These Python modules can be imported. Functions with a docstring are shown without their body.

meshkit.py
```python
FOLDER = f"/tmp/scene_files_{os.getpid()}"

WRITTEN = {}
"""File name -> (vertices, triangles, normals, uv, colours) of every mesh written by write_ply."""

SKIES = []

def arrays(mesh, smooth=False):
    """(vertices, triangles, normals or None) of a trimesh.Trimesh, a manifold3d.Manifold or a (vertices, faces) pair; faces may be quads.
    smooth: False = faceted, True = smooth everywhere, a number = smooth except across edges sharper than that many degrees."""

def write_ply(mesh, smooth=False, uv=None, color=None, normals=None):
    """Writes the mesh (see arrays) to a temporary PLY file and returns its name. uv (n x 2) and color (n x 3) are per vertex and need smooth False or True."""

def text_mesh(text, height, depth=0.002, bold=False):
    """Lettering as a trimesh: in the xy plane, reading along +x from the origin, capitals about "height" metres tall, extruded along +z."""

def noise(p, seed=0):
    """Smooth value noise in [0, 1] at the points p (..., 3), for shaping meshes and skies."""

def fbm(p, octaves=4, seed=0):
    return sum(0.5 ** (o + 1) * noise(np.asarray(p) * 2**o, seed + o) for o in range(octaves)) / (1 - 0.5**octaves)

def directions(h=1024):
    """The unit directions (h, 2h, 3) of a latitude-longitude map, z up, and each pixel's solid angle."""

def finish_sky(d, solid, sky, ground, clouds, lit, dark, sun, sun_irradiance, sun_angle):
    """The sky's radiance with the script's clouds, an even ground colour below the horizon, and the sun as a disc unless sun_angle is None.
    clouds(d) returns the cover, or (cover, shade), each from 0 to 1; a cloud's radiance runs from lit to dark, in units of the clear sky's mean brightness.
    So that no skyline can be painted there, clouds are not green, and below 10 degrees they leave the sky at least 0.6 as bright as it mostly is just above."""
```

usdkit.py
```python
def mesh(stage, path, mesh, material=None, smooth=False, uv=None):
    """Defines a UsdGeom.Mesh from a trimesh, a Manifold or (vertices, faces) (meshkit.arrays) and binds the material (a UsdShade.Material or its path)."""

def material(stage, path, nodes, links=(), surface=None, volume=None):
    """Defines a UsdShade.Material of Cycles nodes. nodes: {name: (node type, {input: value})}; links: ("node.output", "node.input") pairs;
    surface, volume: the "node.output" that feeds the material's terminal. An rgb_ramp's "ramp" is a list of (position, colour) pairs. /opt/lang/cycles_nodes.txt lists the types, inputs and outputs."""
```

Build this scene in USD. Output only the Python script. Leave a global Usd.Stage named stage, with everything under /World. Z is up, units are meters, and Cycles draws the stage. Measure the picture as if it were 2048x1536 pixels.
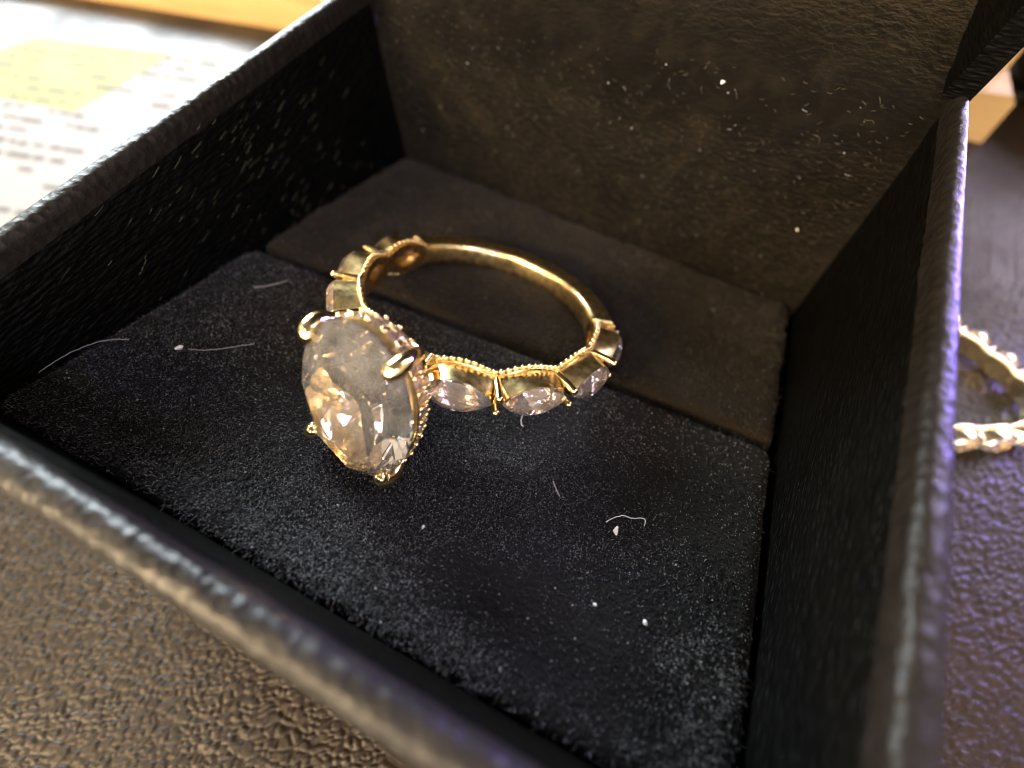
import math, numpy as np, trimesh, usdkit, meshkit
from scipy.spatial import HalfspaceIntersection, cKDTree
from pxr import Usd, UsdGeom, UsdLux, UsdShade, Gf, Sdf, Vt

stage = Usd.Stage.CreateInMemory()
UsdGeom.SetStageUpAxis(stage, UsdGeom.Tokens.z)
UsdGeom.SetStageMetersPerUnit(stage, 1.0)
UsdGeom.Xform.Define(stage, '/World')
UsdGeom.Scope.Define(stage, '/World/Looks')
PI = math.pi
# All shapes are worked out in millimetres in the box's own frame: x along the front rim, y towards the hinge, z = 0 on the rim.
TABLE = 26.0                                   # the rim stands 26 mm above the tray
OFF = np.array([24.0, 22.6, -TABLE])


def W(p):
    return (np.asarray(p, float) - OFF) * 1e-3


# ------------------------------------------------------------------ camera
EYE = np.array([35.7445, 4.1017, 17.7541])
RIGHT = np.array([0.89683596, 0.44156487, -0.02656555])
DOWN = np.array([0.37027551, -0.78219015, -0.50107346])
FWD = np.array([-0.24203575, 0.43954412, -0.86499691])
cam = UsdGeom.Camera.Define(stage, '/World/Camera')
M = np.eye(4); M[0, :3], M[1, :3], M[2, :3], M[3, :3] = RIGHT, -DOWN, -FWD, W(EYE)
cam.AddTransformOp().Set(Gf.Matrix4d(*M.ravel().tolist()))
cam.CreateHorizontalApertureAttr(36.0); cam.CreateVerticalApertureAttr(27.0)
cam.CreateFocalLengthAttr(36.0 * 952.54 / 2048)
cam.CreateFStopAttr(20.0); cam.CreateFocusDistanceAttr(0.0285)
cam.CreateClippingRangeAttr(Gf.Vec2f(0.001, 20.0))
cam.CreateExposureAttr(0.65)

# ------------------------------------------------------------------ light: a dim warm room and a few lamps
def room():
    usdkit.material(stage, '/World/Looks/room_light', {
        'tc': ('texture_coordinate', {}), 'sp': ('separate_xyz', {}),
        'r': ('rgb_ramp', {'ramp': [(0.0, (.08, .06, .04)), (.47, (.20, .15, .11)), (.52, (.75, .62, .48)), (.70, (.80, .66, .50)), (.84, (.22, .18, .15)), (1.0, (.10, .09, .08))]}),
        'm': ('math', {'math_type': 'multiply_add', 'value2': .5, 'value3': .5}),
        'b': ('background_shader', {'strength': ROOM})},
        [('tc.generated', 'sp.vector'), ('sp.z', 'm.value1'), ('m.value', 'r.fac'), ('r.color', 'b.color')], surface='b.background')
    d = UsdLux.DomeLight.Define(stage, '/World/room_light')
    UsdShade.MaterialBindingAPI.Apply(d.GetPrim()).Bind(UsdShade.Material.Get(stage, '/World/Looks/room_light'))


def lamp(name, toward, dist, w, h, color, power, at=(24, 20, -8)):
    """A flat lamp at dist mm from the point at, in the direction toward, facing it. power: radiance of the panel."""
    t = np.array(toward, float); t /= np.linalg.norm(t)
    up = np.array([0, 0, 1.0]) if abs(t[2]) < .95 else np.array([0, 1.0, 0])
    x = np.cross(up, t); x /= np.linalg.norm(x); y = np.cross(t, x)
    l = UsdLux.RectLight.Define(stage, '/World/' + name)
    m = np.eye(4); m[0, :3], m[1, :3], m[2, :3], m[3, :3] = x, y, t, W(np.array(at) + t * dist)
    l.AddTransformOp().Set(Gf.Matrix4d(*m.ravel().tolist()))
    l.CreateWidthAttr(w * 1e-3); l.CreateHeightAttr(h * 1e-3)
    l.CreateColorAttr(Gf.Vec3f(*color)); l.CreateIntensityAttr(power)
    return l


ROOM = 0.9
room()
lamp('warm_lamp', (-.88, -1.7, 1.05), 420, 150, 110, (1.0, .70, .38), 42.0)
# added lamps, in front and above, put in to brighten the stone and gold
for k, (d, w, h, c, p) in enumerate((
        ((-.95, -1.0, .55), 90, 60, (1.0, .78, .50), 26), ((-.62, -1.0, .28), 120, 40, (1.0, .86, .62), 22), ((-.40, -1.0, .75), 70, 70, (1.0, .80, .52), 30),
        ((-.12, -1.0, .38), 110, 36, (1.0, .90, .70), 24), ((.05, -1.0, .95), 60, 60, (1.0, .76, .46), 34), ((.22, -1.0, .24), 130, 50, (1.0, .82, .56), 20),
        ((.45, -1.0, .60), 70, 50, (.92, .92, 1.0), 26), ((.70, -1.0, .34), 90, 40, (1.0, .80, .55), 24), ((-.10, -1.0, .12), 220, 30, (1.0, .84, .60), 14),
        ((-1.0, -.40, .80), 70, 50, (1.0, .84, .58), 26), ((.95, -.50, .80), 60, 44, (.80, .80, 1.0), 22), ((-.05, -.55, 1.0), 60, 50, (1.0, .84, .62), 26))):
    lamp('added_front_lamp' + (f'_{k:03d}' if k else ''), d, 600, w, h, c, p * 1.7)
lamp('window_lamp', (-.80, .48, .36), 600, 300, 130, (.84, .95, 1.0), 62.0)
lamp('added_tray_lamp', (.62, .80, .66), 600, 340, 300, (.80, .70, .92), 11.0)  # added broad lamp that lightens the tray right of the box
lamp('violet_lamp', (.62, .80, .07), 420, 120, 60, (.30, .20, 1.0), 190.0)
lamp('cool_lamp', (.75, -.50, .75), 520, 130, 110, (.66, .66, 1.0), 7.5)
lamp('violet_lamp_001', (.7, -.6, .9), 520, 16, 30, (.34, .26, 1.0), 90.0)
# ------------------------------------------------------------------ prims
taken = {}


def numbered(parent, name):
    k = taken.get((parent, name), -1) + 1
    taken[(parent, name)] = k
    return f'{parent}/{name}' + (f'_{k:03d}' if k else '')


def tag(prim, label=None, cat=None, group=None, kind=None):
    for k, v in (('label', label), ('category', cat), ('group', group), ('kind', kind)):
        if v:
            prim.SetCustomDataByKey(k, v)
    return prim


def thing(name, label, cat, base=(0, 0, 0), group=None):
    path = numbered('/World', name)
    x = UsdGeom.Xform.Define(stage, path)
    x.AddTranslateOp().Set(Gf.Vec3d(*W(base).tolist()))
    tag(x.GetPrim(), label, cat, group)
    BASE[path] = W(base)
    return path


BASE = {'/World': np.zeros(3)}


def base_of(parent):
    return BASE['/'.join(parent.split('/')[:3])] if parent != '/World' else np.zeros(3)


def vf(mesh):
    v, f, _ = meshkit.arrays(mesh, False)
    return v, f


def obj(name, mesh, mat, parent='/World', smooth=False, mm=True, **tags):
    """ONE mesh prim, from millimetres in the box's frame."""
    v, f = vf(mesh)
    path = numbered(parent, name)
    m = usdkit.mesh(stage, path, (W(v) - base_of(parent), f), LOOK[mat], smooth=smooth)
    if tags:
        tag(m.GetPrim(), tags.get('label'), tags.get('cat'), tags.get('group'), tags.get('kind'))
    return path


def curves(name, strands, radius, mat, parent, **tags):
    """strands: list of (n,3) points in mm; radius in mm (one or per strand)."""
    path = numbered(parent, name)
    c = UsdGeom.BasisCurves.Define(stage, path)
    pts = np.vstack(strands)
    c.CreateTypeAttr('linear')
    c.CreatePointsAttr(Vt.Vec3fArray.FromNumpy((W(pts) - base_of(parent)).astype(np.float32)))
    n = np.array([len(s) for s in strands], np.int32)
    c.CreateCurveVertexCountsAttr(Vt.IntArray.FromNumpy(n))
    r = np.repeat(np.broadcast_to(np.asarray(radius, float), (len(strands),)), n) * 2e-3
    c.CreateWidthsAttr(Vt.FloatArray.FromNumpy(r.astype(np.float32))); c.SetWidthsInterpolation('vertex')
    UsdShade.MaterialBindingAPI.Apply(c.GetPrim()).Bind(LOOK[mat])
    if tags:
        tag(c.GetPrim(), tags.get('label'), tags.get('cat'), tags.get('group'), tags.get('kind'))
    return path


def cat(*ms):
    vs, fs, o = [], [], 0
    for m in ms:
        v, f = vf(m)
        vs.append(v); fs.append(f + o); o += len(v)
    return np.vstack(vs), np.vstack(fs)


def grid_faces(n, m, closed_n=False, closed_m=False):
    i = np.arange(n if closed_n else n - 1); j = np.arange(m if closed_m else m - 1)
    I, J = np.meshgrid(i, j, indexing='ij')
    a = I * m + J; b = ((I + 1) % n) * m + J; c = ((I + 1) % n) * m + (J + 1) % m; d = I * m + (J + 1) % m
    a, b, c, d = a.ravel(), b.ravel(), c.ravel(), d.ravel()
    return np.vstack([np.c_[a, b, c], np.c_[a, c, d]])


def surf(P, closed_n=False, closed_m=False):
    n, m, _ = P.shape
    return P.reshape(-1, 3), grid_faces(n, m, closed_n, closed_m)


def tube(path, rad, sides=12, cap=True):
    """A round rod along path (n,3) with radii rad, its ends rounded off."""
    p = np.asarray(path, float); r = np.broadcast_to(np.asarray(rad, float), (len(p),)).copy()
    if cap:
        t0 = p[0] - p[1]; t0 /= np.linalg.norm(t0); t1 = p[-1] - p[-2]; t1 /= np.linalg.norm(t1)
        pre = [p[0] + t0 * r[0] * math.sin(a) for a in (1.5, 1.2, .75, .35)]; prr = [r[0] * math.cos(a) for a in (1.5, 1.2, .75, .35)]
        post = [p[-1] + t1 * r[-1] * math.sin(a) for a in (.35, .75, 1.2, 1.5)]; por = [r[-1] * math.cos(a) for a in (.35, .75, 1.2, 1.5)]
        p = np.vstack([pre, p, post]); r = np.r_[prr, r, por]
    t = np.gradient(p, axis=0); t /= np.linalg.norm(t, axis=1, keepdims=True)
    u = np.cross(t[0], [.3, .5, .81]); u /= np.linalg.norm(u)
    rows = []
    for k in range(len(p)):
        u = u - t[k] * (u @ t[k]); u /= np.linalg.norm(u); w = np.cross(t[k], u)
        a = np.linspace(0, 2 * PI, sides, endpoint=False)
        rows.append(p[k] + r[k] * (np.cos(a)[:, None] * u + np.sin(a)[:, None] * w))
    return surf(np.array(rows), closed_m=True)


_ico = trimesh.creation.icosphere(subdivisions=1, radius=1.0)
_ico2 = trimesh.creation.icosphere(subdivisions=2, radius=1.0)


def balls(centres, r, ico=_ico):
    c = np.atleast_2d(centres); n = len(ico.vertices)
    r = np.broadcast_to(np.asarray(r, float), (len(c),))
    v = (ico.vertices[None] * r[:, None, None] + c[:, None]).reshape(-1, 3)
    f = (ico.faces[None] + (np.arange(len(c)) * n)[:, None, None]).reshape(-1, 3)
    return v, f


def rbox(size, r, centre=(0, 0, 0), frame=None):
    """A box with rounded edges."""
    s = np.array(size) / 2 - r
    pts = np.vstack([_ico.vertices * r + s * np.array(c) for c in np.ndindex(2, 2, 2) for c in [np.array(c) * 2 - 1]])
    h = trimesh.convex.convex_hull(pts)
    v = h.vertices if frame is None else h.vertices @ np.asarray(frame)
    return v + np.asarray(centre), h.faces


# ------------------------------------------------------------------ materials
LOOK = {}


def look(name, nodes, links, surface, volume=None):
    LOOK[name] = usdkit.material(stage, '/World/Looks/' + name, nodes, links, surface=surface, volume=volume)


def leather(name, dark, light, scale, bump, rough=.45, stretch=(1, 1, 1), fine=7000, sheen=0.0, spec=.5):
    look(name, {
        'tc': ('texture_coordinate', {}), 'mp': ('mapping', {'scale': stretch}),
        'vo': ('voronoi_texture', {'feature': 'smooth_f1', 'scale': scale, 'smoothness': .35, 'randomness': 1.0}),
        'n1': ('noise_texture', {'scale': scale * .45, 'detail': 4.0}),
        'n2': ('noise_texture', {'scale': fine, 'detail': 3.0}),
        'n3': ('noise_texture', {'scale': 90.0, 'detail': 3.0}),
        'a': ('math', {'math_type': 'multiply_add', 'value2': .35}),
        'a2': ('math', {'math_type': 'multiply_add', 'value2': .7}),
        'cr': ('rgb_ramp', {'ramp': [(.25, dark), (.75, light)]}),
        'rr': ('map_range', {'from_min': .3, 'from_max': .7, 'to_min': rough - .08, 'to_max': rough + .14}),
        'b': ('bump', {'strength': 1.0, 'distance': bump}),
        'p': ('principled_bsdf', {'roughness': rough, 'specular_ior_level': spec, 'sheen_weight': sheen, 'sheen_roughness': .4})},
        [('tc.object', 'mp.vector'), ('mp.vector', 'vo.vector'), ('mp.vector', 'n1.vector'), ('tc.object', 'n2.vector'), ('tc.object', 'n3.vector'),
         ('n2.fac', 'a.value1'), ('vo.distance', 'a.value3'), ('n1.fac', 'a2.value1'), ('a.value', 'a2.value3'),
         ('n1.fac', 'cr.fac'), ('cr.color', 'p.base_color'), ('n3.fac', 'rr.value'), ('rr.result', 'p.roughness'),
         ('a2.value', 'b.height'), ('b.normal', 'p.normal')], 'p.BSDF')


leather('box_leather', (.006, .0052, .0046), (.012, .0102, .009), 1800, .00008, .42, (1, 1, 1), spec=.24)
leather('wall_lining', (.0010, .0010, .0010), (.0025, .0025, .0022), 2600, .00014, .45, (.45, .45, 1.6), spec=.08)
leather('tray_leather', (.010, .0062, .0030), (.022, .0140, .0072), 1400, .00005, .48, spec=.22)
look('suede', {
    'tc': ('texture_coordinate', {}), 'mp': ('mapping', {'scale': (.55, 1.0, 1.3)}), 'n': ('noise_texture', {'scale': 2600.0, 'detail': 5.0, 'roughness': .65, 'distortion': .8}),
    'n2': ('noise_texture', {'scale': 260.0, 'detail': 4.0, 'distortion': 1.2}), 'a': ('math', {'math_type': 'multiply_add', 'value2': .45}),
    'cr': ('rgb_ramp', {'ramp': [(.35, (.0006, .00045, .0003)), (.52, (.0022, .0016, .0010)), (.75, (.0080, .0059, .0037))]}),
    'b': ('bump', {'strength': 1.0, 'distance': .00022}),
    'p': ('principled_bsdf', {'roughness': .85, 'specular_ior_level': .08, 'sheen_weight': .075, 'sheen_roughness': .45, 'sheen_tint': (1, .84, .66)})},
    [('tc.object', 'mp.vector'), ('mp.vector', 'n.vector'), ('tc.object', 'n2.vector'), ('n2.fac', 'a.value1'), ('n.fac', 'a.value3'), ('a.value', 'b.height'),
     ('n2.fac', 'cr.fac'), ('cr.color', 'p.base_color'), ('b.normal', 'p.normal')], 'p.BSDF')
leather('pouch_leather', (.008, .008, .008), (.014, .013, .013), 600, .0001, .5)
for nm, lo, hi in (('flock_base', (.0015, .0015, .002), (.006, .006, .007)), ('flock_warm_lit', (.010, .0072, .0045), (.022, .016, .0105))):  # second flock: warm lamplight on the back cushion put into its brown
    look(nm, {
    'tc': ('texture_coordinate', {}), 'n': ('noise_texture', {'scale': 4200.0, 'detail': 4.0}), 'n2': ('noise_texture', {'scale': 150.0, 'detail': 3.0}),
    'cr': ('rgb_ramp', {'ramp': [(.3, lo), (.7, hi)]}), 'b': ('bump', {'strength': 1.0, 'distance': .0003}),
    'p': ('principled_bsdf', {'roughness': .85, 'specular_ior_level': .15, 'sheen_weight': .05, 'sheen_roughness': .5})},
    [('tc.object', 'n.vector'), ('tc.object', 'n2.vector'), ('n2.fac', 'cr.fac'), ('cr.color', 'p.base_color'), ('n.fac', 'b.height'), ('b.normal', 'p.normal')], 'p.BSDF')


def fibre(name, color, rough=.5, spec=.5):
    look(name, {'p': ('principled_bsdf', {'base_color': color, 'roughness': rough, 'specular_ior_level': spec})}, [], 'p.BSDF')


fibre('pile_dark', (.004, .004, .005)); fibre('pile_grey', (.20, .20, .225)); fibre('pile_warm_lit', (.040, .029, .018))  # the brown strands carry the back cushion's warm light in their colour
fibre('glint_strand', (.09, .085, .05), .4); fibre('lint_white', (.75, .74, .72), .8); fibre('lint_grey', (.30, .30, .29), .7)
fibre('paper', (.185, .183, .178), .7, .2); fibre('paper_yellow', (.165, .170, .040), .7, .2); fibre('ink', (.088, .087, .084), .8, .1)


def metal(name, color, rough):
    look(name, {
        'tc': ('texture_coordinate', {}), 'n': ('noise_texture', {'scale': 1800.0, 'detail': 3.0}), 'b': ('bump', {'strength': .25, 'distance': .00004}),
        'rr': ('map_range', {'to_min': rough * .6, 'to_max': rough * 1.5}),
        'p': ('principled_bsdf', {'base_color': color, 'metallic': 1.0, 'roughness': rough})},
        [('tc.object', 'n.vector'), ('n.fac', 'b.height'), ('b.normal', 'p.normal'), ('n.fac', 'rr.value'), ('rr.result', 'p.roughness')], 'p.BSDF')


metal('gold', (1.0, .77, .38), .16)
metal('gold_inside', (1.0, .68, .33), .22)
metal('reflector_gold', (1.0, .88, .66), .16)  # paled gold for the added reflectors behind the stones
metal('shank_gold', (1.0, .76, .36), .25)
metal('pale_gold', (1.0, .84, .58), .16)


def gem(name, ior, film, tint=(1, 1, 1)):
    """Clear cut stone with a thin smudged film that also whitens it in place of returned light."""
    look(name, {
        'tc': ('texture_coordinate', {}), 'n': ('noise_texture', {'scale': 700.0, 'detail': 4.0}),
        'f': ('map_range', {'from_min': .35, 'from_max': .7, 'to_min': film * .5, 'to_max': film * 1.6}),
        'g': ('glass_bsdf', {'color': tint, 'IOR': ior, 'roughness': 0.0}), 'd': ('principled_bsdf', {'base_color': (.90, .87, .84), 'roughness': .35}),
        'm': ('mix_closure', {})},
        [('tc.object', 'n.vector'), ('n.fac', 'f.value'), ('f.result', 'm.fac'), ('g.BSDF', 'm.closure1'), ('d.BSDF', 'm.closure2')], 'm.closure')


gem('diamond', 1.74, .040, (1.0, .985, .97))  # film raised to brighten the stone's dim upper half
gem('small_diamond', 1.8, .05, (1.0, .97, .97))
look('wood', {
    'tc': ('texture_coordinate', {}), 'mp': ('mapping', {'scale': (25, 400, 400)}), 'n': ('noise_texture', {'scale': 1.0, 'detail': 5.0, 'distortion': .6}),
    'cr': ('rgb_ramp', {'ramp': [(.3, (.36, .22, .08)), (.7, (.48, .31, .135))]}), 'b': ('bump', {'strength': .3, 'distance': .0002}),
    'p': ('principled_bsdf', {'roughness': .42})},
    [('tc.object', 'mp.vector'), ('mp.vector', 'n.vector'), ('n.fac', 'cr.fac'), ('cr.color', 'p.base_color'), ('n.fac', 'b.height'), ('b.normal', 'p.normal')], 'p.BSDF')

rng = np.random.default_rng(7)
BW, BD, BT = 48.0, 45.19, 1.64                   # the box: width, depth, wall

# ------------------------------------------------------------------ the tray that everything stands on
def axis(lo, hi, dense, coarse):
    out = [lo]
    while out[-1] < hi:
        x = out[-1]
        step = coarse
        for a, b, s in dense:
            if a <= x < b:
                step = s
            elif x < a < x + step:
                step = a - x
        out.append(x + step)
    return np.array(out)


def worley(p, seed, dens=1.0):
    r = np.random.default_rng(seed)
    lo, hi = p.min(0) - 2, p.max(0) + 2
    n = int(np.prod(hi - lo) * dens)
    d, _ = cKDTree(r.uniform(lo, hi, (n, 2))).query(p, k=2)
    return d[:, 0], d[:, 1]


def table():
    xs = axis(-260, 260, [(-19, 29, .11), (60, 76, .17)], 9.0); ys = axis(-160, 300, [(-23, -3, .11), (8, 64, .22)], 9.0)
    X, Y = np.meshgrid(xs, ys, indexing='ij')
    p = np.c_[X.ravel(), Y.ravel()]
    q = p @ np.array([[math.cos(.9), -math.sin(.9)], [math.sin(.9), math.cos(.9)]]) * [1.0, 1.6]
    q = q + .5 * (meshkit.fbm(np.c_[p * .8, 0 * p[:, 0]], 3, 5)[:, None] - .5)
    z = np.zeros(len(p))
    dense = ((p[:, 0] > -19.5) & (p[:, 0] < 29.5) & (p[:, 1] < -2.5) & (p[:, 1] > -23.5)) | ((p[:, 0] > 59.5) & (p[:, 0] < 76.5) & (p[:, 1] > 7.5) & (p[:, 1] < 65))
    d1, d2 = worley(q[dense], 3, 2.0)
    z[dense] = .17 * np.clip((d2 - d1) * 3.4, 0, 1) ** .7 - .17 + .05 * (meshkit.fbm(np.c_[p[dense] * 5, 0 * d1], 3, 9) - .5)
    P = np.c_[p, z - TABLE].reshape(len(xs), len(ys), 3)
    obj('table_top', surf(P), 'tray_leather', smooth=True, kind='structure', label='dark grained leather lining of the display tray', cat='table top')


table()

# ------------------------------------------------------------------ the open ring box
box = thing('ring_box', 'open black leather ring box with dark velvet cushion, holding the big oval ring', 'ring box', (24, 22.6, -TABLE))


def wall(p0, p1, inward, n, m0=1, m1=1, thin=0.0):
    """One wall from corner p0 to p1 (outer corners), mitred, with a rounded rim."""
    r, ri = .85, .60
    prof = [(0, -TABLE), (0, -18), (0, -10), (0, -5), (0, -2), (0, -r)]
    prof += [(r - r * math.cos(a), -r + r * math.sin(a)) for a in np.linspace(.2, PI / 2, 6)]
    prof += [(BT - ri + ri * math.sin(a), -ri + ri * math.cos(a)) for a in np.linspace(.1, PI / 2, 6)]
    prof += [(BT, -2), (BT, -4), (BT, -8), (BT, -12), (BT, -17), (BT, -22), (BT, -25)]
    prof = np.array(prof)
    p0, p1 = np.array(p0, float), np.array(p1, float); L = np.linalg.norm(p1 - p0); u = (p1 - p0) / L; w = np.array(inward, float)
    rows = []
    for s in np.linspace(0, 1, n):
        d = prof[:, 0] * (1 - thin * s)
        a = d * m0 + s * (L - d * (m0 + m1))          # mitred at a corner with another wall
        wob = (meshkit.fbm(np.c_[np.full(len(d), s * L * .35), d * .5, np.full(len(d), p0 @ [1.0, 3.0])], 3, 11) - .5) * .09 * np.clip((TABLE + prof[:, 1]) / 6, 0, 1) * min(1, 10 * s, 10 * (1 - s))
        wrk = (meshkit.noise(np.c_[np.full(len(d), s * L * 3.2), d * .8 + prof[:, 1] * .25, np.full(len(d), 4.0 + p0 @ [.7, .3])], 3) - .5) * .035
        xy = p0 + a[:, None] * u + d[:, None] * w + (wob + wrk)[:, None] * w
        rows.append(np.c_[xy, prof[:, 1] + wrk])
    return surf(np.array(rows))


for a, b, w, m0, m1 in (((0, 0), (BW, 0), (0, 1), 1, 1), ((0, BD), (0, 0), (1, 0), 0, 1), ((BW, 0), (BW, BD), (-1, 0), 1, 0)):
    obj('wall', wall(a, b, w, 420, m0, m1, .38 if a[0] == BW else 0), 'box_leather', box, smooth=True)
obj('wall', rbox((BW - 2 * BT - .02, .9, TABLE - 3.4), .1, (BW / 2, BD - .55, -TABLE / 2 - 1.7)), 'box_leather', box)
obj('base', rbox((BW - .3, BD - .3, 1.2), .2, (BW / 2, BD / 2, -TABLE + .75)), 'box_leather', box)


def lining(p0, p1, w, mat):
    """Thin board of lining laid against the inside of a wall, its top a little below the rim."""
    p0, p1 = np.array(p0, float), np.array(p1, float)
    n, m = 90, 40
    S, Z = np.meshgrid(np.linspace(0, 1, n), np.linspace(-1.5, -24.5, m), indexing='ij')
    xy = p0 + S[..., None] * (p1 - p0) + np.array(w) * (.05 + .10 * (meshkit.fbm(np.stack([S * 12, Z * .25, 0 * S + p0[0]], -1), 3, 21) - .5) - .06 * (Z > -1.6))[..., None]
    return surf(np.dstack([xy, Z]))


e = BT + .02
ll = obj('lining', lining((e, BD - e), (e, e), (1, 0), 'wall_lining'), 'wall_lining', box, smooth=True)
k = 150
yy, zz = rng.normal(27, 7, k), rng.uniform(-13, -1.2, k)
zz -= np.clip(yy - 25, 0, 20) * .1
q = np.c_[np.full(k, e + .27), yy, zz]; ln = rng.uniform(.2, 1.1, k) ** 1.5
dv = np.c_[0 * ln, ln, ln * rng.normal(.35, .08, k)]
curves('glint_strand', list(np.stack([q, q + dv * .5 + [.02, 0, 0], q + dv], 1)), .011 * rng.uniform(.5, 1.3, k), 'glint_strand', ll, kind='stuff')  # pale strands painted as glints on the lining's grain
obj('lining', lining((BW - e, e), (BW - BT * .62 - .02, BD - .9), (-1, 0), 'wall_lining'), 'wall_lining', box, smooth=True)
obj('lining', lining((e, e), (BW - e, e), (0, 1), 'wall_lining'), 'wall_lining', box, smooth=True)
# the back lining climbs the back wall and runs on over the hinge into the lid
AL = math.radians(22)
U = np.array([0, math.cos(AL), math.sin(AL)]); V = np.array([0, -math.sin(AL), math.cos(AL)])
HG = np.array([0, BD - .9, -.35]); LD, LH = 15.0, 46.0


def back_lining():
    y0 = BD - BT - .12
    prof = [(y0, z) for z in np.linspace(-24.5, -5.0, 50)]
    for a in np.linspace(.04, 1, 26):                      # the bend over the hinge
        prof.append(((1 - a) ** 2 * y0 + 2 * a * (1 - a) * (y0 + .02) + a * a * (HG[1] + U[1] * 6), (1 - a) ** 2 * -5.0 + 2 * a * (1 - a) * -.5 + a * a * (HG[2] + .3 + U[2] * 6)))
    for s in np.linspace(6.4, LD - 2.2, 24):
        prof.append((HG[1] + U[1] * s, HG[2] + .3 + U[2] * s))
    c = np.array([HG[1] + U[1] * (LD - 1.3), HG[2] + .3 + U[2] * (LD - 1.3)])
    for s in np.linspace(.9, LH - .8, 90):
        prof.append((c[0] + V[1] * s, c[1] + V[2] * s))
    prof = np.array(prof); k = np.r_[0, np.cumsum(np.linalg.norm(np.diff(prof, axis=0), axis=1))]
    t = np.gradient(prof, axis=0); t /= np.linalg.norm(t, axis=1, keepdims=True)
    x = np.linspace(BT + .02, BW - .85, 130)
    w = .5 * (meshkit.fbm(np.stack(np.broadcast_arrays(x[None] * .22, k[:, None] * .22, 0.0), -1), 4, 21) - .5) - .1
    P = np.stack(np.broadcast_arrays(x[None], (prof[:, 0])[:, None] - w * t[:, 1][:, None], prof[:, 1][:, None] + w * t[:, 0][:, None]), -1)
    return surf(P)


bl = obj('lining', back_lining(), 'suede', box, smooth=True, label='brown-lit suede lining climbing the back wall into the lid')


def pad_z(x, y):
    l = -5.66 - .235 * y; r = -8.16 - .28 * y
    return l + (r - l) * x / 48 + .22


def slot_y(x):
    return 21.5 + (x / 48) * 2.6


def pad(front):
    n, m = 200, 110
    u, v = np.meshgrid(np.linspace(0, 1, n), np.linspace(0, 1, m), indexing='ij')
    x = BT + .2 + u * (BW - 2 * BT - .4)
    if front:
        y0, y1 = BT + .2, slot_y(x) - .32
    else:
        y0, y1 = slot_y(x) + .32, BD - BT - .2
    y = y0 + v * (y1 - y0)
    z = pad_z(x, y) + .5 * (meshkit.fbm(np.stack([x * .16, y * .16, 0 * x + front * 9], -1), 3, 31) - .5)
    z = z + .06 * (meshkit.fbm(np.stack([x * 2.2, y * 2.2, 0 * x], -1), 3, 33) - .5)
    r = 1.3
    for d in (x - BT - .2, BW - BT - .2 - x, y - y0, y1 - y):
        t = np.clip(1 - d / r, 0, 1); z = z - r * .75 * (1 - np.sqrt(1 - t ** 2 * .999))
    top = np.stack([x, y, z], -1)
    # skirts down into the box
    rim = [top[:, 0], top[-1, :], top[::-1, -1], top[0, ::-1]]
    loop = np.vstack([s[:-1] for s in rim]); low = loop.copy(); low[:, 2] = -24.5
    return cat(surf(top), surf(np.stack([loop, low], 0), closed_m=True)), top


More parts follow.
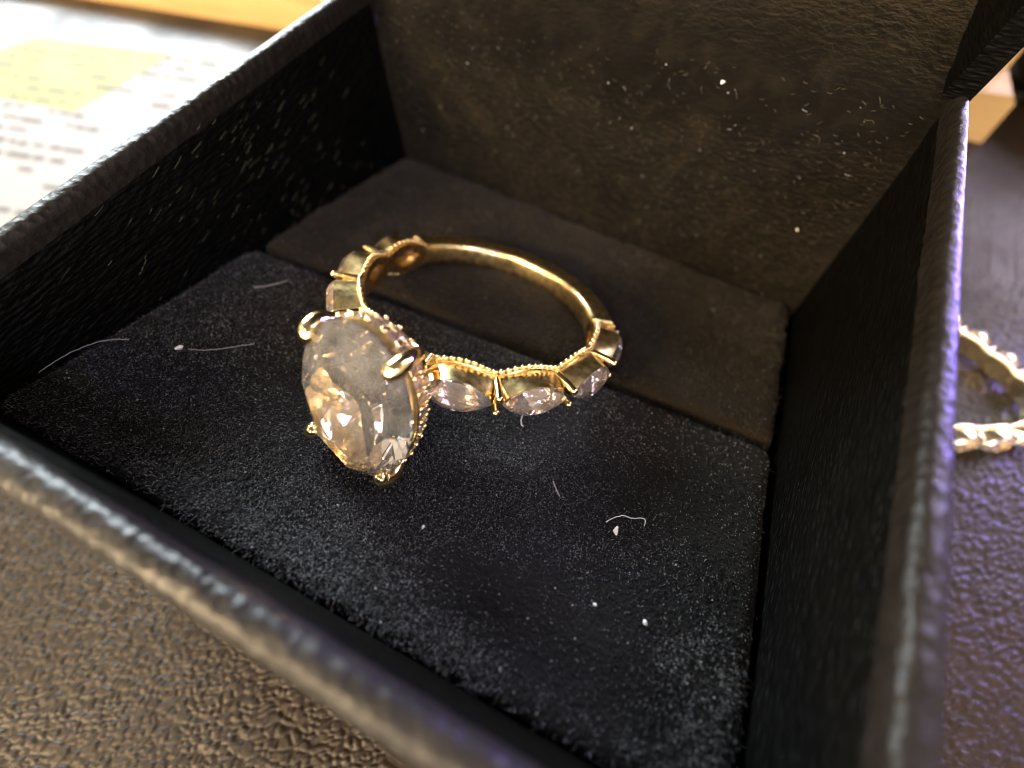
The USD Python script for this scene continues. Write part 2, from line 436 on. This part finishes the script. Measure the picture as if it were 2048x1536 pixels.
PADS = {}
for front in (True, False):
    mesh, top = pad(front)
    PADS[front] = top
    c = obj('cushion', mesh, 'flock_base' if front else 'flock_warm_lit', box, smooth=50, label='dark velvet front half of the cushion' if front else 'back half of the cushion behind the slot, warm light painted into its colour')
    # velvet pile: short strands standing and lying in all directions
    n, m, _ = top.shape
    for mat, count, ln, rad, lift in (('pile_dark', 42000 if front else 16000, .34, .013, .65), ('pile_grey', 46000 if front else 1500, .10, .012, 1.0), ('pile_warm_lit', 3000 if front else 20000, .30, .013, .45)):
        a, b = rng.uniform(0, n - 1.001, count), rng.uniform(0, m - 1.001, count)
        i, j = a.astype(int), b.astype(int); fa, fb = (a - i)[:, None], (b - j)[:, None]
        p = (top[i, j] * (1 - fa) + top[i + 1, j] * fa) * (1 - fb) + (top[i, j + 1] * (1 - fa) + top[i + 1, j + 1] * fa) * fb
        nap = meshkit.fbm(np.c_[p[:, :2] * .16, np.full(count, 3.0)], 4, 51)
        keep = rng.random(count) < np.clip((nap - .30) * 3.2, .12, 1.0); p, nap = p[keep], nap[keep]; count = len(p)
        az = nap * 9 + rng.normal(0, 1.1, count); L = ln * rng.uniform(.5, 1.3, count)
        h = lift * rng.uniform(.3, 1.2, count)
        d = np.c_[np.cos(az), np.sin(az), h]; d[:, 1] -= .1; d /= np.linalg.norm(d, axis=1, keepdims=True)
        bend = rng.normal(0, .35, (count, 3))
        p1 = p + d * (L * .5)[:, None] + [0, 0, .02]; p2 = p1 + (d + bend) * (L * .5)[:, None]
        p2[:, 2] = np.maximum(p2[:, 2], p[:, 2] + .03)
        pts = np.stack([p, p1, p2], 1)
        curves('pile', list(pts), rad * rng.uniform(.6, 1.4, count), mat, c, kind='stuff')

# fuzz on the back lining
count = 9000
for mat, count in (('pile_warm_lit', 900), ('pile_grey', 30)):
    x = rng.uniform(BT + .5, BW - BT - .5, count); z = rng.uniform(-20, -.5, count)
    p = np.c_[x, np.full(count, BD - BT - .2), z]
    az = rng.normal(0, .7, count)
    d = np.c_[np.cos(az), -rng.uniform(.1, .5, count), np.sin(az)] * (.35 * rng.uniform(.4, 1.2, count))[:, None]
    curves('fuzz', list(np.stack([p, p + d * .5 + [0, -.03, 0], p + d + rng.normal(0, .05, (count, 3))], 1)), .014, mat, bl, kind='stuff')

# the lid, two thirds open
def lid_pt(x, u, v):
    return HG + np.array([1.0, 0, 0]) * np.asarray(x)[..., None] + U * np.asarray(u)[..., None] + V * np.asarray(v)[..., None]


def slab(pts_fn, n, m, thick, seed):
    """A board: pts_fn(a, b, depth) gives the point."""
    A, B = np.meshgrid(np.linspace(0, 1, n), np.linspace(0, 1, m), indexing='ij')
    w = .25 * (meshkit.fbm(np.stack([A * 9, B * 9, 0 * A + seed], -1), 3, seed) - .5)
    f = pts_fn(A, B, 0 * A + w); k = pts_fn(A, B, 0 * A + thick)
    loop = lambda P: np.vstack([P[:-1, 0], P[-1, :-1], P[:0:-1, -1], P[0, :0:-1]])
    return cat(surf(f), surf(k), surf(np.stack([loop(f), loop(k)], 0), closed_m=True))


# inside faces: lid back wall (from the hinge), lid top plate, two side walls
lid = obj('lid', cat(
    slab(lambda a, b, d: lid_pt(.8 + a * (BW - 1.6), .9 + b * (LD - .9), -d - .9), 80, 40, BT, 41),
    slab(lambda a, b, d: lid_pt(.8 + a * (BW - 1.6), LD + d + .4, b * LH), 60, 60, BT, 42)), 'box_leather', box, smooth=40)
for x0, s in ((0, 1), (BW, -1)):
    obj('lid_side', slab(lambda a, b, d: lid_pt(x0 + s * (BT + .1 - d), .15 + a * (LD - .3), b * LH), 30, 60, BT, 45 + int(x0)), 'wall_lining', lid, smooth=40)

# ------------------------------------------------------------------ stones
_CUT = {}


def brilliant(sides=48, crown=.28, table=.57):
    """A round brilliant of radius 1, girdle at z = 0, table up: cut plane by plane."""
    key = (sides, crown, table)
    if key in _CUT:
        return _CUT[key]
    H = [[0, 0, 1, -crown]]
    jr = np.random.default_rng(4)
    def cut(az, deg, r, z, j=1.0):
        az += j * jr.normal(0, .03)
        a = math.radians(deg + j * jr.normal(0, 1.3)); n = np.array([math.sin(a) * math.cos(az), math.sin(a) * math.sin(az), math.cos(a)])
        H.append([*n, -(n @ [r * math.cos(az), r * math.sin(az), z])])
    for k in range(8):
        az = k * PI / 4 + PI / 8
        cut(az, 33, .985, .03, .5); cut(az + PI / 8, 20, table * 1.045, crown, .5)
        cut(az, 180 - 40.6, .985, -.03)
        if sides > 20:
            cut(az + PI / 8, 180 - 36.5, .0, -.80); cut(az, 180 - 33.5, .0, -.785)
        for s in (-1, 1):
            cut(az + s * PI / 16, 40.5, .992, .03, .5); cut(az + s * PI / 16, 180 - 43.6, .985, -.03)
            if sides > 20:
                cut(az + s * PI / 10, 180 - 47, .985, -.06)
    for k in range(sides):
        az = 2 * PI * k / sides; H.append([math.cos(az), math.sin(az), 0, -1.0])
    v = HalfspaceIntersection(np.array(H), np.array([0, 0, 0.0])).intersections
    _CUT[key] = trimesh.convex.convex_hull(np.unique(np.round(v, 6), axis=0))
    return _CUT[key]


def marquise_outline(t):
    """Half width (0..1) at t in [-1,1] of a pointed oval."""
    R = 2.05
    return (np.sqrt(np.maximum(R * R - np.asarray(t) ** 2, 0)) - math.sqrt(R * R - 1)) / (R - math.sqrt(R * R - 1))


def marquise(L, Wd, h, d):
    """A pointed oval stone, length 2L along x, width 2Wd along y, table up."""
    def ring(s, z, n=10, flat=1.0):
        t = np.cos(np.linspace(0, PI, n)); w = marquise_outline(t)
        return np.vstack([np.c_[t * L * s, w * Wd * s * flat, 0 * t + z], np.c_[t * L * s, -w * Wd * s * flat, 0 * t + z]])
    pts = np.vstack([ring(1, .05, 14), ring(1, -.05, 14), ring(.82, h * .62, 6), ring(.55, h, 7), ring(.5, -d * .58, 5, 1.15), [[L * .3, 0, -d], [-L * .3, 0, -d]]])
    return trimesh.convex.convex_hull(pts)


def framed(mesh, frame, centre):
    v, f = vf(mesh)
    return v @ np.asarray(frame) + np.asarray(centre), f


# ------------------------------------------------------------------ the oval ring lying on the cushion
RC = np.array([22.94680178, 23.19493428, -10.1182544])
RQ = np.array([[0.9972725, 0.0700765, -0.02317013], [-0.04989755, 0.40880325, -0.91125745], [-0.05438571, 0.90992812, 0.41118489]])
TH0, DL, RI = .126, .478, 8.40


def cyl(th, r, y):
    th, r, y = np.broadcast_arrays(np.asarray(th, float), np.asarray(r, float), np.asarray(y, float))
    return np.stack([r * np.sin(th), y, r * np.cos(th)], -1)


def R(local):
    v = np.asarray(local, float)
    return v @ RQ.T + RC


def Rm(mesh):
    v, f = vf(mesh)
    return R(v), f


ring = thing('engagement_ring', 'gold ring with large oval stone and pointed side stones resting on the velvet cushion', 'ring', (22.9, 23.2, -17))
THE = TH0 + 4 * DL
# plain lower half of the shank: a D section
th = np.linspace(THE, 2 * PI - THE, 90)
sec = []
for k in range(28):
    a = 2 * PI * k / 28
    c, s = math.cos(a), math.sin(a)
    sec.append((9.28 + .95 * np.sign(c) * abs(c) ** .55, 1.0 * np.sign(s) * abs(s) ** .55))
sec = np.array(sec)
obj('shank', Rm(surf(np.stack([cyl(t, sec[:, 0], sec[:, 1]) for t in th]), closed_m=True)), 'shank_gold', ring, smooth=40)
# worn engraving inside the shank, too small to read
eng = []
er = np.random.default_rng(5)
t = 2 * PI - THE - .10
while t > 2 * PI - THE - .95:
    hgt = er.uniform(.28, .42)
    for k in range(er.integers(1, 4)):
        x = t - er.uniform(0, .05); y = er.uniform(-.15, .15)
        eng.append(tube(cyl(np.array([x, x - er.uniform(0, .02)]), 8.36, np.array([y - hgt * er.uniform(.1, 1), y + hgt * er.uniform(.1, 1)])), .035, 6))
    t -= er.uniform(.055, .085)
obj('engraving', Rm(cat(*eng)), 'gold', ring)


def rail_w(th):
    """Half width of the scalloped rails at the angle th (symmetric)."""
    a = (np.abs(th) - TH0) / DL
    u = np.clip(a, 0, 4) % 1.0
    bump = np.sin(PI * u) ** 1.2
    return np.where(a < 0, .95, .74 + .52 * bump)


for sgn in (1, -1):
    tt = sgn * np.linspace(TH0, THE, 161)
    wy = rail_w(tt)
    # thin inner sleeve with a pointed window behind every stone
    wm = np.zeros_like(tt)
    u = ((np.abs(tt) - TH0) / DL) % 1.0
    inside = (u > .14) & (u < .86)
    wm = np.where(inside, .62 * marquise_outline(np.clip((u - .5) / .36, -1, 1)), 0.0)
    sl = []
    for r0 in (RI, RI + .22):
        for lo, hi in ((wm, wy), (-wy, -wm)):
            q = np.linspace(0, 1, 4)
            sl.append(surf(np.stack([cyl(tt, r0, lo + (hi - lo) * k) for k in q], 1)))
    for y in (wy, -wy, wm, -wm):
        sl.append(surf(np.stack([cyl(tt, RI, y), cyl(tt, RI + .22, y)], 1)))
    obj('sleeve', Rm(cat(*sl)), 'gold_inside', ring, smooth=35)
    for side in (1, -1):
        # rail under the beads
        p = cyl(tt, RI + .27, side * (wy - .07))
        obj('rail', Rm(tube(p, .16, 8)), 'gold', ring, smooth=60)
        # beads, evenly spaced along the rail
        s = np.r_[0, np.cumsum(np.linalg.norm(np.diff(p, axis=0), axis=1))]
        at = np.arange(.1, s[-1], .45)
        tb = np.interp(at, s, tt)
        obj('milgrain', Rm(balls(cyl(tb, RI + .27, side * (rail_w(tb) + .15)), .19, _ico2)), 'gold', ring, smooth=60, kind='stuff')
    for k in range(4):
        tc = sgn * (TH0 + (k + .5) * DL); L = DL * .5 * 10.2 * .90; Wd = 1.16
        fr = np.array([cyl(tc + PI / 2, 1, 0), [0, 1, 0], cyl(tc, 1, 0)])
        obj('side_stone', Rm(framed(marquise(L, Wd, .50, 1.05), fr, cyl(tc, 10.28, 0))), 'small_diamond', ring)
        x = np.linspace(-.9, .9, 15) * L; half = Wd * marquise_outline(x / L) * .86
        obj('reflector_dish', Rm(surf(np.stack([np.stack([cyl(tc + np.arctan2(x, 9.0), np.hypot(8.95 + .55 * abs(s) ** 2, x * 0), half * s)], 0)[0] for s in np.linspace(-1, 1, 7)], 1))), 'reflector_gold', ring, smooth=60)  # added gold reflector behind each side stone to brighten it
        # polished gallery walls following the stone
        x = np.linspace(-.93, .93, 25) * L
        half = Wd * marquise_outline(x / L)
        ta = tc + x / 10.0
        for side in (1, -1):
            rows = []
            for r, off, in ((8.72, 1.0), (8.95, .97), (9.3, .84), (9.7, .58), (10.0, .30), (10.22, .08), (10.30, .03), (10.30, -.08), (10.1, -.12), (9.4, -.1), (8.72, -.1)):
                yy = np.maximum(half * .985, .12) * (1 - .0 * off) + .02
                wv = (rail_w(ta) - .12) * off + yy * (1 - off) if off > 0 else yy + off
                rows.append(cyl(tc + np.arctan2(x, r + .0), np.hypot(r, x * .0) , side * wv))
            obj('gallery_wall', Rm(surf(np.array(rows))), 'shank_gold', ring, smooth=40)
    for k in range(5):
        tj = sgn * (TH0 + k * DL)
        fr = np.array([cyl(tj + PI / 2, 1, 0), [0, 1, 0], cyl(tj, 1, 0)])
        if k < 4:
            obj('shared_bar', Rm(rbox((.52, 1.62, 1.35), .14, cyl(tj, 9.35, 0), fr)), 'gold', ring, smooth=40)
        else:
            obj('end_bar', Rm(rbox((.62, 1.86, 1.75), .12, cyl(tj + sgn * .015, 9.3, 0), fr)), 'gold', ring, smooth=40)
            b = [cyl(tj - sgn * .022, r, y) for y in (.93, -.93) for r in np.arange(8.75, 10.2, .29)] + [cyl(tj - sgn * .022, 10.2, y) for y in np.arange(-.75, .8, .29)]
            obj('milgrain', Rm(balls(b, .15, _ico2)), 'gold', ring, smooth=60, kind='stuff')
        for side in (1, -1):
            if k < 4:
                a = np.array([cyl(tj, 9.0, side * .62), cyl(tj, 10.1, side * .62), cyl(tj, 10.62, side * .56)])
                obj('small_prong', Rm(tube(a, [.24, .24, .25], 10)), 'gold', ring, smooth=60)
            elif True:
                a = np.array([cyl(tj - sgn * .03, 9.9, side * .35), cyl(tj - sgn * .035, 10.55, side * .33)])
                obj('small_prong', Rm(tube(a, [.2, .2], 10)), 'gold', ring, smooth=60)

# the head: oval stone, basket, hidden halo of tiny stones, four claws
SH, SA, SB = 13.753, 5.30, 3.56
br = brilliant()
v = br.vertices.copy(); f = br.faces
tw = math.radians(0)
stone = np.c_[v[:, 0] * SB, v[:, 1] * SA, v[:, 2] * np.where(v[:, 2] > 0, 4.0, 3.0) + SH]
obj('centre_stone', Rm((stone, f)), 'diamond', ring)


def oval(phi, a, b, z):
    phi = np.asarray(phi, float)
    return np.stack([b * np.cos(phi), a * np.sin(phi), np.broadcast_to(z, phi.shape)], -1)


ph = np.linspace(0, 2 * PI, 96, endpoint=False)


def basket(profile):
    return surf(np.array([oval(ph, SA * s + d, SB * s + d, z) for s, d, z in profile]), closed_n=True, closed_m=True)


obj('halo_band', Rm(basket([(.90, .10, 13.15), (.90, .28, 13.05), (.84, .24, 12.2), (.74, .2, 11.35), (.70, .1, 11.2), (.68, -.15, 11.3), (.80, -.15, 12.3), (.86, -.10, 13.1)])), 'gold', ring, smooth=40)
cr_ = np.random.default_rng(8)
reflector_cup = []  # added faceted gold reflector behind the stone, to light it from within
for s_, d_, z_ in ((.87, -.10, 12.95), (.80, -.10, 12.4), (.70, -.10, 11.8), (.56, -.05, 11.2), (.36, 0, 10.6), (.16, 0, 10.2), (.02, 0, 10.1)):
    a_ = np.linspace(0, 2 * PI, 26, endpoint=False) + cr_.normal(0, .03, 26)
    reflector_cup.append(oval(a_, SA * s_ + d_, SB * s_ + d_, z_) + cr_.normal(0, .05, (26, 3)) * min(1, s_ * 2))
obj('reflector_cup', Rm(surf(np.array(reflector_cup), closed_m=True)), 'reflector_gold', ring)
obj('basket', Rm(basket([(.62, .16, 10.75), (.62, .0, 10.95), (.60, -.2, 10.75), (.60, -.2, 10.45), (.62, .0, 10.3), (.62, .16, 10.45)])), 'gold', ring, smooth=40)
pb = brilliant(16)
beads = []
for row, (s, d, z, tilt) in enumerate(((.88, .30, 12.72, 12), (.80, .27, 11.92, 20))):
    # even spacing round the oval
    q = oval(np.linspace(0, 2 * PI, 721), SA * s + d, SB * s + d, z); arc = np.r_[0, np.cumsum(np.linalg.norm(np.diff(q, axis=0), axis=1))]
    n = int(arc[-1] / .86)
    for k in range(n):
        p0 = np.interp((k + .5 * row) / n * arc[-1] % arc[-1], arc, np.linspace(0, 2 * PI, 721))
        nrm = np.array([math.cos(p0) / SB, math.sin(p0) / SA, 0]); nrm /= np.linalg.norm(nrm)
        a = math.radians(-tilt); out = nrm * math.cos(a) + np.array([0, 0, 1]) * math.sin(a)
        tan = np.cross([0, 0, 1.0], nrm); up = np.cross(out, tan)
        c = oval(p0, SA * s + d, SB * s + d, z)
        obj('pave_stone', Rm(framed((pb.vertices * .36, pb.faces), np.array([tan, up, out]), c + out * .04)), 'small_diamond', ring)
        for ss in (-1, 1):
            for uu in (-1, 1):
                beads.append(c + tan * .43 * ss + up * .34 * uu + out * .10)
obj('pave_beads', Rm(balls(beads, .135, _ico2)), 'gold', ring, smooth=60, kind='stuff')
for deg in (48, 137, 220, 309):
    p0 = math.radians(deg)
    d = np.array([math.cos(p0) * SB, math.sin(p0) * SA, 0]); o = d / np.linalg.norm(d)
    path = [d * .50 + [0, 0, 10.3], d * .72 + o * .18 + [0, 0, 11.2], d * .90 + o * .34 + [0, 0, 12.4], d * 1.0 + o * .30 + [0, 0, 13.3], d * 1.0 + o * .26 + [0, 0, 13.75], d * 1.0 + o * .13 + [0, 0, 14.1], d * .985 - o * .05 + [0, 0, 14.22]]
    path = np.array(path); tq = np.linspace(0, 1, 7); ts = np.linspace(0, 1, 22)
    from scipy.interpolate import CubicSpline
    path = CubicSpline(tq, path)(ts)
    rr = np.interp(ts, [0, .3, .62, .8, 1], [.38, .44, .50, .50, .44])
    obj('prong', Rm(tube(path, rr, 14)), 'gold', ring, smooth=60)
# shoulders joining basket and band
for sgn in (1, -1):
    for side in (1, -1):
        a = np.array([cyl(sgn * (TH0 + .02), 8.75, side * .86), cyl(sgn * .20, 9.6, side * 1.0), [sgn * 1.9, side * 1.5, 10.6]])
        obj('shoulder', Rm(tube(a, [.26, .3, .3], 10)), 'gold', ring, smooth=60)
        b = [a[0] * (1 - s) + a[2] * s + np.array([0, side * .3, 0]) for s in np.linspace(0, 1, 9)]
        obj('milgrain', Rm(balls(b, .125, _ico2)), 'gold', ring, smooth=60, kind='stuff')
    obj('sleeve', Rm(surf(np.stack([cyl(np.linspace(0, TH0 + .02, 8) * sgn, RI + d, y) for d, y in ((0, -.95), (0, .95), (.3, .95), (.3, -.95))], 1), closed_m=True)), 'gold_inside', ring, smooth=35)
from scipy.interpolate import CubicSpline

# ------------------------------------------------------------------ the second ring, a pointed band, on the tray beside the box
band = thing('wedding_band', 'gold chevron band of pointed stones lying on the tray right of the box', 'ring', (62, 47, -TABLE))
BZ = -TABLE + 1.25
tipx, tipy = 71.2, 46.6
# plan of the band: two straight arms meeting in a rounded point, closed by a round back
plan = [(54.6, 37.6), (58.5, 37.6), (62.5, 39.6), (66.2, 41.3), (68.4, 42.5), (70.4, 44.2), (71.3, 46.4), (70.5, 48.8), (68.7, 50.6), (66.2, 52.4), (62.5, 54.6), (58.5, 56.3), (54.6, 55.6), (51.8, 52.2), (50.6, 46.6), (51.8, 41.0)]
plan = np.array(plan) + [0, -2.0]
tk = np.arange(len(plan) + 1); cs = CubicSpline(tk, np.vstack([plan, plan[:1]]), bc_type='periodic')
fine = cs(np.linspace(0, len(plan), 1201))[:-1]
seg = np.linalg.norm(np.diff(np.vstack([fine, fine[:1]]), axis=0), axis=1); arcs = np.r_[0, np.cumsum(seg)]; TOT = arcs[-1]


def on_plan(s):
    s = np.asarray(s) % TOT
    x = np.interp(s, arcs, np.r_[fine[:, 0], fine[0, 0]]); y = np.interp(s, arcs, np.r_[fine[:, 1], fine[0, 1]])
    x2 = np.interp((s + .1) % TOT, arcs, np.r_[fine[:, 0], fine[0, 0]]); y2 = np.interp((s + .1) % TOT, arcs, np.r_[fine[:, 1], fine[0, 1]])
    t = np.stack([x2 - x, y2 - y, 0 * x], -1); t /= np.linalg.norm(t, axis=-1, keepdims=True)
    o = np.stack([t[..., 1], -t[..., 0], 0 * x], -1)         # outwards (the plan runs anticlockwise)
    return np.stack([x, y, 0 * x + BZ], -1), t, o


NB = 20
ss = np.linspace(0, TOT, 300, endpoint=False)
P, T, O = on_plan(ss)
hw = .72 + .32 * np.abs(np.sin(PI * ss / TOT * NB)) ** 1.2
Z = np.array([0, 0, 1.0])
rows = [P + O * o + Z * (hw * s)[:, None] for o, s in ((-.85, -1), (-.85, 1), (-.55, 1), (-.5, .4), (-.5, -.4), (-.55, -1))]
obj('sleeve', surf(np.stack(rows, 1), closed_n=True, closed_m=True), 'pale_gold', band, smooth=35)
for side in (1, -1):
    q = P + O * -.62 + Z * (side * (hw + .05))[:, None]
    s = np.r_[0, np.cumsum(np.linalg.norm(np.diff(q, axis=0), axis=1))]; at = np.arange(0, s[-1], .42)
    b = np.stack([np.interp(at, s, q[:, k]) for k in range(3)], 1)
    obj('milgrain', balls(b, .22, _ico2), 'pale_gold', band, smooth=60, kind='stuff')
for k in range(NB):
    c, t, o = on_plan((k + .5) * TOT / NB)
    L = TOT / NB * .5 * .97
    obj('side_stone', framed(marquise(L, 1.30, .55, .95), np.array([t, Z, o]), c + o * .62), 'small_diamond', band)
    x = np.linspace(-.93, .93, 15) * L; half = np.maximum(1.1 * marquise_outline(x / L), .12)
    for side in (1, -1):
        rows = [c + t * x[:, None] + o * d + Z * (side * hh)[:, None] for d, hh in ((-.5, .7 + .25 * np.cos(x / L * PI / 2)), (.2, half + .12), (.58, half + .04), (.58, half - .08), (.1, half - .1))]
        obj('gallery_wall', surf(np.array(rows)), 'pale_gold', band, smooth=40)
    c, t, o = on_plan(k * TOT / NB)
    obj('shared_bar', rbox((.42, 1.2, 1.2), .15, c + o * .0, np.array([t, Z, o])), 'pale_gold', band, smooth=40)
    for side in (1, -1):
        obj('small_prong', tube(np.array([c + o * .3 + Z * side * .5, c + o * .72 + Z * side * .44]), .20, 8), 'pale_gold', band, smooth=60)

# ------------------------------------------------------------------ the tray's wooden edge behind the box
frame = thing('tray_frame', 'golden wooden edge strip of the tray behind the ring box', 'tray frame', (0, 88, -TABLE))


def prism(poly, z0, z1, bev=.6):
    """An upright block over the convex plan poly with bevelled top edges."""
    poly = np.array(poly, float); c = poly.mean(0)
    k = 1 - bev / np.linalg.norm(poly - c, axis=1, keepdims=True)
    pts = np.vstack([np.c_[poly, np.full(len(poly), z0)], np.c_[poly, np.full(len(poly), z1 - bev)], np.c_[c + (poly - c) * k, np.full(len(poly), z1)]])
    return trimesh.convex.convex_hull(pts)


d = np.array([118.0, 13.5]); d /= np.linalg.norm(d); nrm = np.array([-d[1], d[0]])
A = np.array([66.9, 91.3]); 
obj('rail', prism([A, A - d * 330, A - d * 330 + nrm * 7.2, A + nrm * 7.2 + d * .3], -TABLE, -TABLE + 6.4, .9), 'wood', frame)
B = A + nrm * 7.4 - d * .6
obj('corner_post', prism([B, B - d * 60, B + nrm * 16 - d * 60, B + nrm * 16 + d * 4], -TABLE, -TABLE + 22, 1.0), 'wood', frame)

# ------------------------------------------------------------------ dark pouch beyond
p = trimesh.creation.icosphere(subdivisions=4, radius=1.0)
v = p.vertices.copy(); v = np.sign(v) * np.abs(v) ** .7
v = v * [24, 20, 8] * (1 + .10 * (meshkit.fbm(v * 1.6, 3, 61) - .5))[:, None]
v[:, 2] = np.maximum(v[:, 2], -7)
po = thing('pouch', 'black soft pouch lying on the tray at the far right', 'pouch', (92, 114, -TABLE))
obj('body', (v + [92, 114, -TABLE + 7], p.faces), 'pouch_leather', po, smooth=True)
obj('drawstring', tube(np.array([[68 + 8 * math.sin(a * .5), 102 + 3 * a, -TABLE + .8 + .2 * math.sin(a * 3)] for a in np.linspace(0, 3, 20)]), .7, 8), 'pouch_leather', po, smooth=60)

# ------------------------------------------------------------------ the receipt
rec = thing('receipt', 'white printed receipt with a yellow highlighted block lying left of the box', 'receipt', (-72, 45, -TABLE))


def sheet(pts, z0, z1, n=40):
    pts = np.array(pts, float)
    a, b = np.meshgrid(np.linspace(0, 1, n), np.linspace(0, 1, n), indexing='ij')
    xy = (pts[0] * ((1 - a) * (1 - b))[..., None] + pts[1] * (a * (1 - b))[..., None] + pts[2] * (a * b)[..., None] + pts[3] * ((1 - a) * b)[..., None])
    curl = 1.0 * (meshkit.fbm(np.dstack([xy * .03, 0 * a]), 2, 71) - .2)
    T = np.dstack([xy, z1 + curl]); B = np.dstack([xy, z0 + curl])
    loop = lambda P: np.vstack([P[:-1, 0], P[-1, :-1], P[:0:-1, -1], P[0, :0:-1]])
    return cat(surf(T), surf(B), surf(np.stack([loop(T), loop(B)], 0), closed_m=True))


G0 = np.array([-114.0, 55.4]); E1 = np.array([61.0, 11.5]); E1 /= np.linalg.norm(E1); E2 = np.array([E1[1], -E1[0]])   # along the top edge, down the page


def at(u, v):
    return G0 + E1 * u + E2 * v


Zp = -TABLE + .5
obj('page', sheet([at(-40, 0), at(95, 0), at(95, 66), at(-40, 66)], Zp - .35, Zp), 'paper', rec)
obj('highlight', sheet([at(22, 3.2), at(52, 3.6), at(47, 23), at(8, 21)], Zp + .02, Zp + .06), 'paper_yellow', rec)
lr = np.random.default_rng(12)
for row in range(19):
    u = 20 - row * 1.0 + lr.uniform(0, 3); end = lr.uniform(40, 72)
    while u < end:
        w = lr.uniform(1.2, 4.5); h0 = 4.6 + row * 2.7 + lr.uniform(-.1, .1); hh = lr.uniform(.5, .95)
        if lr.random() < .86:
            obj('printed_word', sheet([at(u, h0), at(u + w, h0), at(u + w, h0 + hh), at(u, h0 + hh)], Zp + .08, Zp + .11, 3), 'ink', rec)
        u += w + lr.uniform(.5, 1.4) + (lr.uniform(3, 9) if lr.random() < .12 else 0)


# ------------------------------------------------------------------ lint and dust on the velvet
def on_pad(x, y, up=.22):
    return np.array([x, y, pad_z(x, y) + up])


def lint(label, xy, r, mat, up=.3):
    q = np.array([on_pad(x, y, up) for x, y in xy]); n = len(q)
    q = CubicSpline(np.arange(n), q)(np.linspace(0, n - 1, 8 * n)) if n > 2 else np.linspace(q[0], q[-1], 6)
    q = q + .04 * (lr.random(q.shape) - .5)
    p = obj('lint_fibre', tube(q, r * .62, 6), mat, smooth=60, label=label, cat='lint')


lint('long pale hair curving along the left edge of the velvet', [(2.52, 4.7), (2.45, 6.42), (2.91, 7.97), (4.19, 9.05)], .045, 'lint_grey', .4)
lint('thin broken white thread beside the white fluff left of the big stone', [(7.7, 10.38), (8.93, 11.04), (9.79, 11.87), (10.78, 12.83)], .04, 'lint_grey')
lint('squiggly grey thread looping above the white fluff on the front velvet', [(36.93, 12.44), (37.25, 12.9), (37.76, 13.32), (38.21, 13.39), (38.76, 13.69), (39.0, 13.3)], .04, 'lint_white')
lint('pale bent fibre near the slot left of the ring', [(6.37, 17.27), (7.11, 18.0), (7.72, 19.17)], .05, 'lint_grey')
lint('hooked pale fibre on the velvet just below the second side stone', [(29.82, 16.05), (29.46, 16.55), (29.42, 17.36)], .07, 'lint_grey')
lint('short grey fibre on the velvet right of the big stone', [(33.15, 13.33), (33.56, 12.91), (33.88, 12.63)], .06, 'lint_grey')


def fluff(label, c, r):
    k = lr.normal(0, 1, (7, 3)) * r * .55
    obj('lint_fluff', trimesh.convex.convex_hull(np.vstack([q + _ico.vertices * r * lr.uniform(.3, .6) for q in k]) + c), 'lint_white', label=label, cat='lint')


fluff('brightest white fluff on the velvet left of the big stone', on_pad(7.2, 10.23, .3), .16)
fluff('white fluff under the squiggly thread on the front velvet', on_pad(37.6, 12.2, .3), .15)
fluff('white speck on the front velvet near its shaded lower middle', on_pad(37.83, 7.88, .3), .09)
fluff('white speck nearest the dark right wall on the front velvet', on_pad(40.45, 8.29, .3), .09)
fluff('small white speck on the velvet straight below the big stone', on_pad(27.99, 7.29, .3), .08)
fluff('pale speck stuck to the brown back lining right of the ring', np.array([42.9, BD - BT - .3, -11.6]), .10)
fluff('yellowish speck high on the back lining above the ring', np.array([33.0, BD - BT - .3, -1.6]), .09)
# scattered dust, nobody could count it
pts, rad = [], []
for front in (True, False):
    top = PADS[front]; n, m, _ = top.shape
    k = 420 if front else 160
    pts.append(top[lr.integers(3, n - 3, k), lr.integers(3, m - 3, k)] + [0, 0, .2]); rad.append(.022 + .04 * lr.random(k) ** 4)
k = 70
pts.append(np.c_[lr.uniform(3, 46, k), np.full(k, BD - BT - .3), lr.uniform(-19, -1, k)]); rad.append(.02 + .055 * lr.random(k) ** 4)
obj('dust', balls(np.vstack(pts), np.concatenate(rad), trimesh.creation.icosahedron()), 'lint_grey', kind='stuff', label='fine pale dust scattered over the velvet and lining', cat='dust')
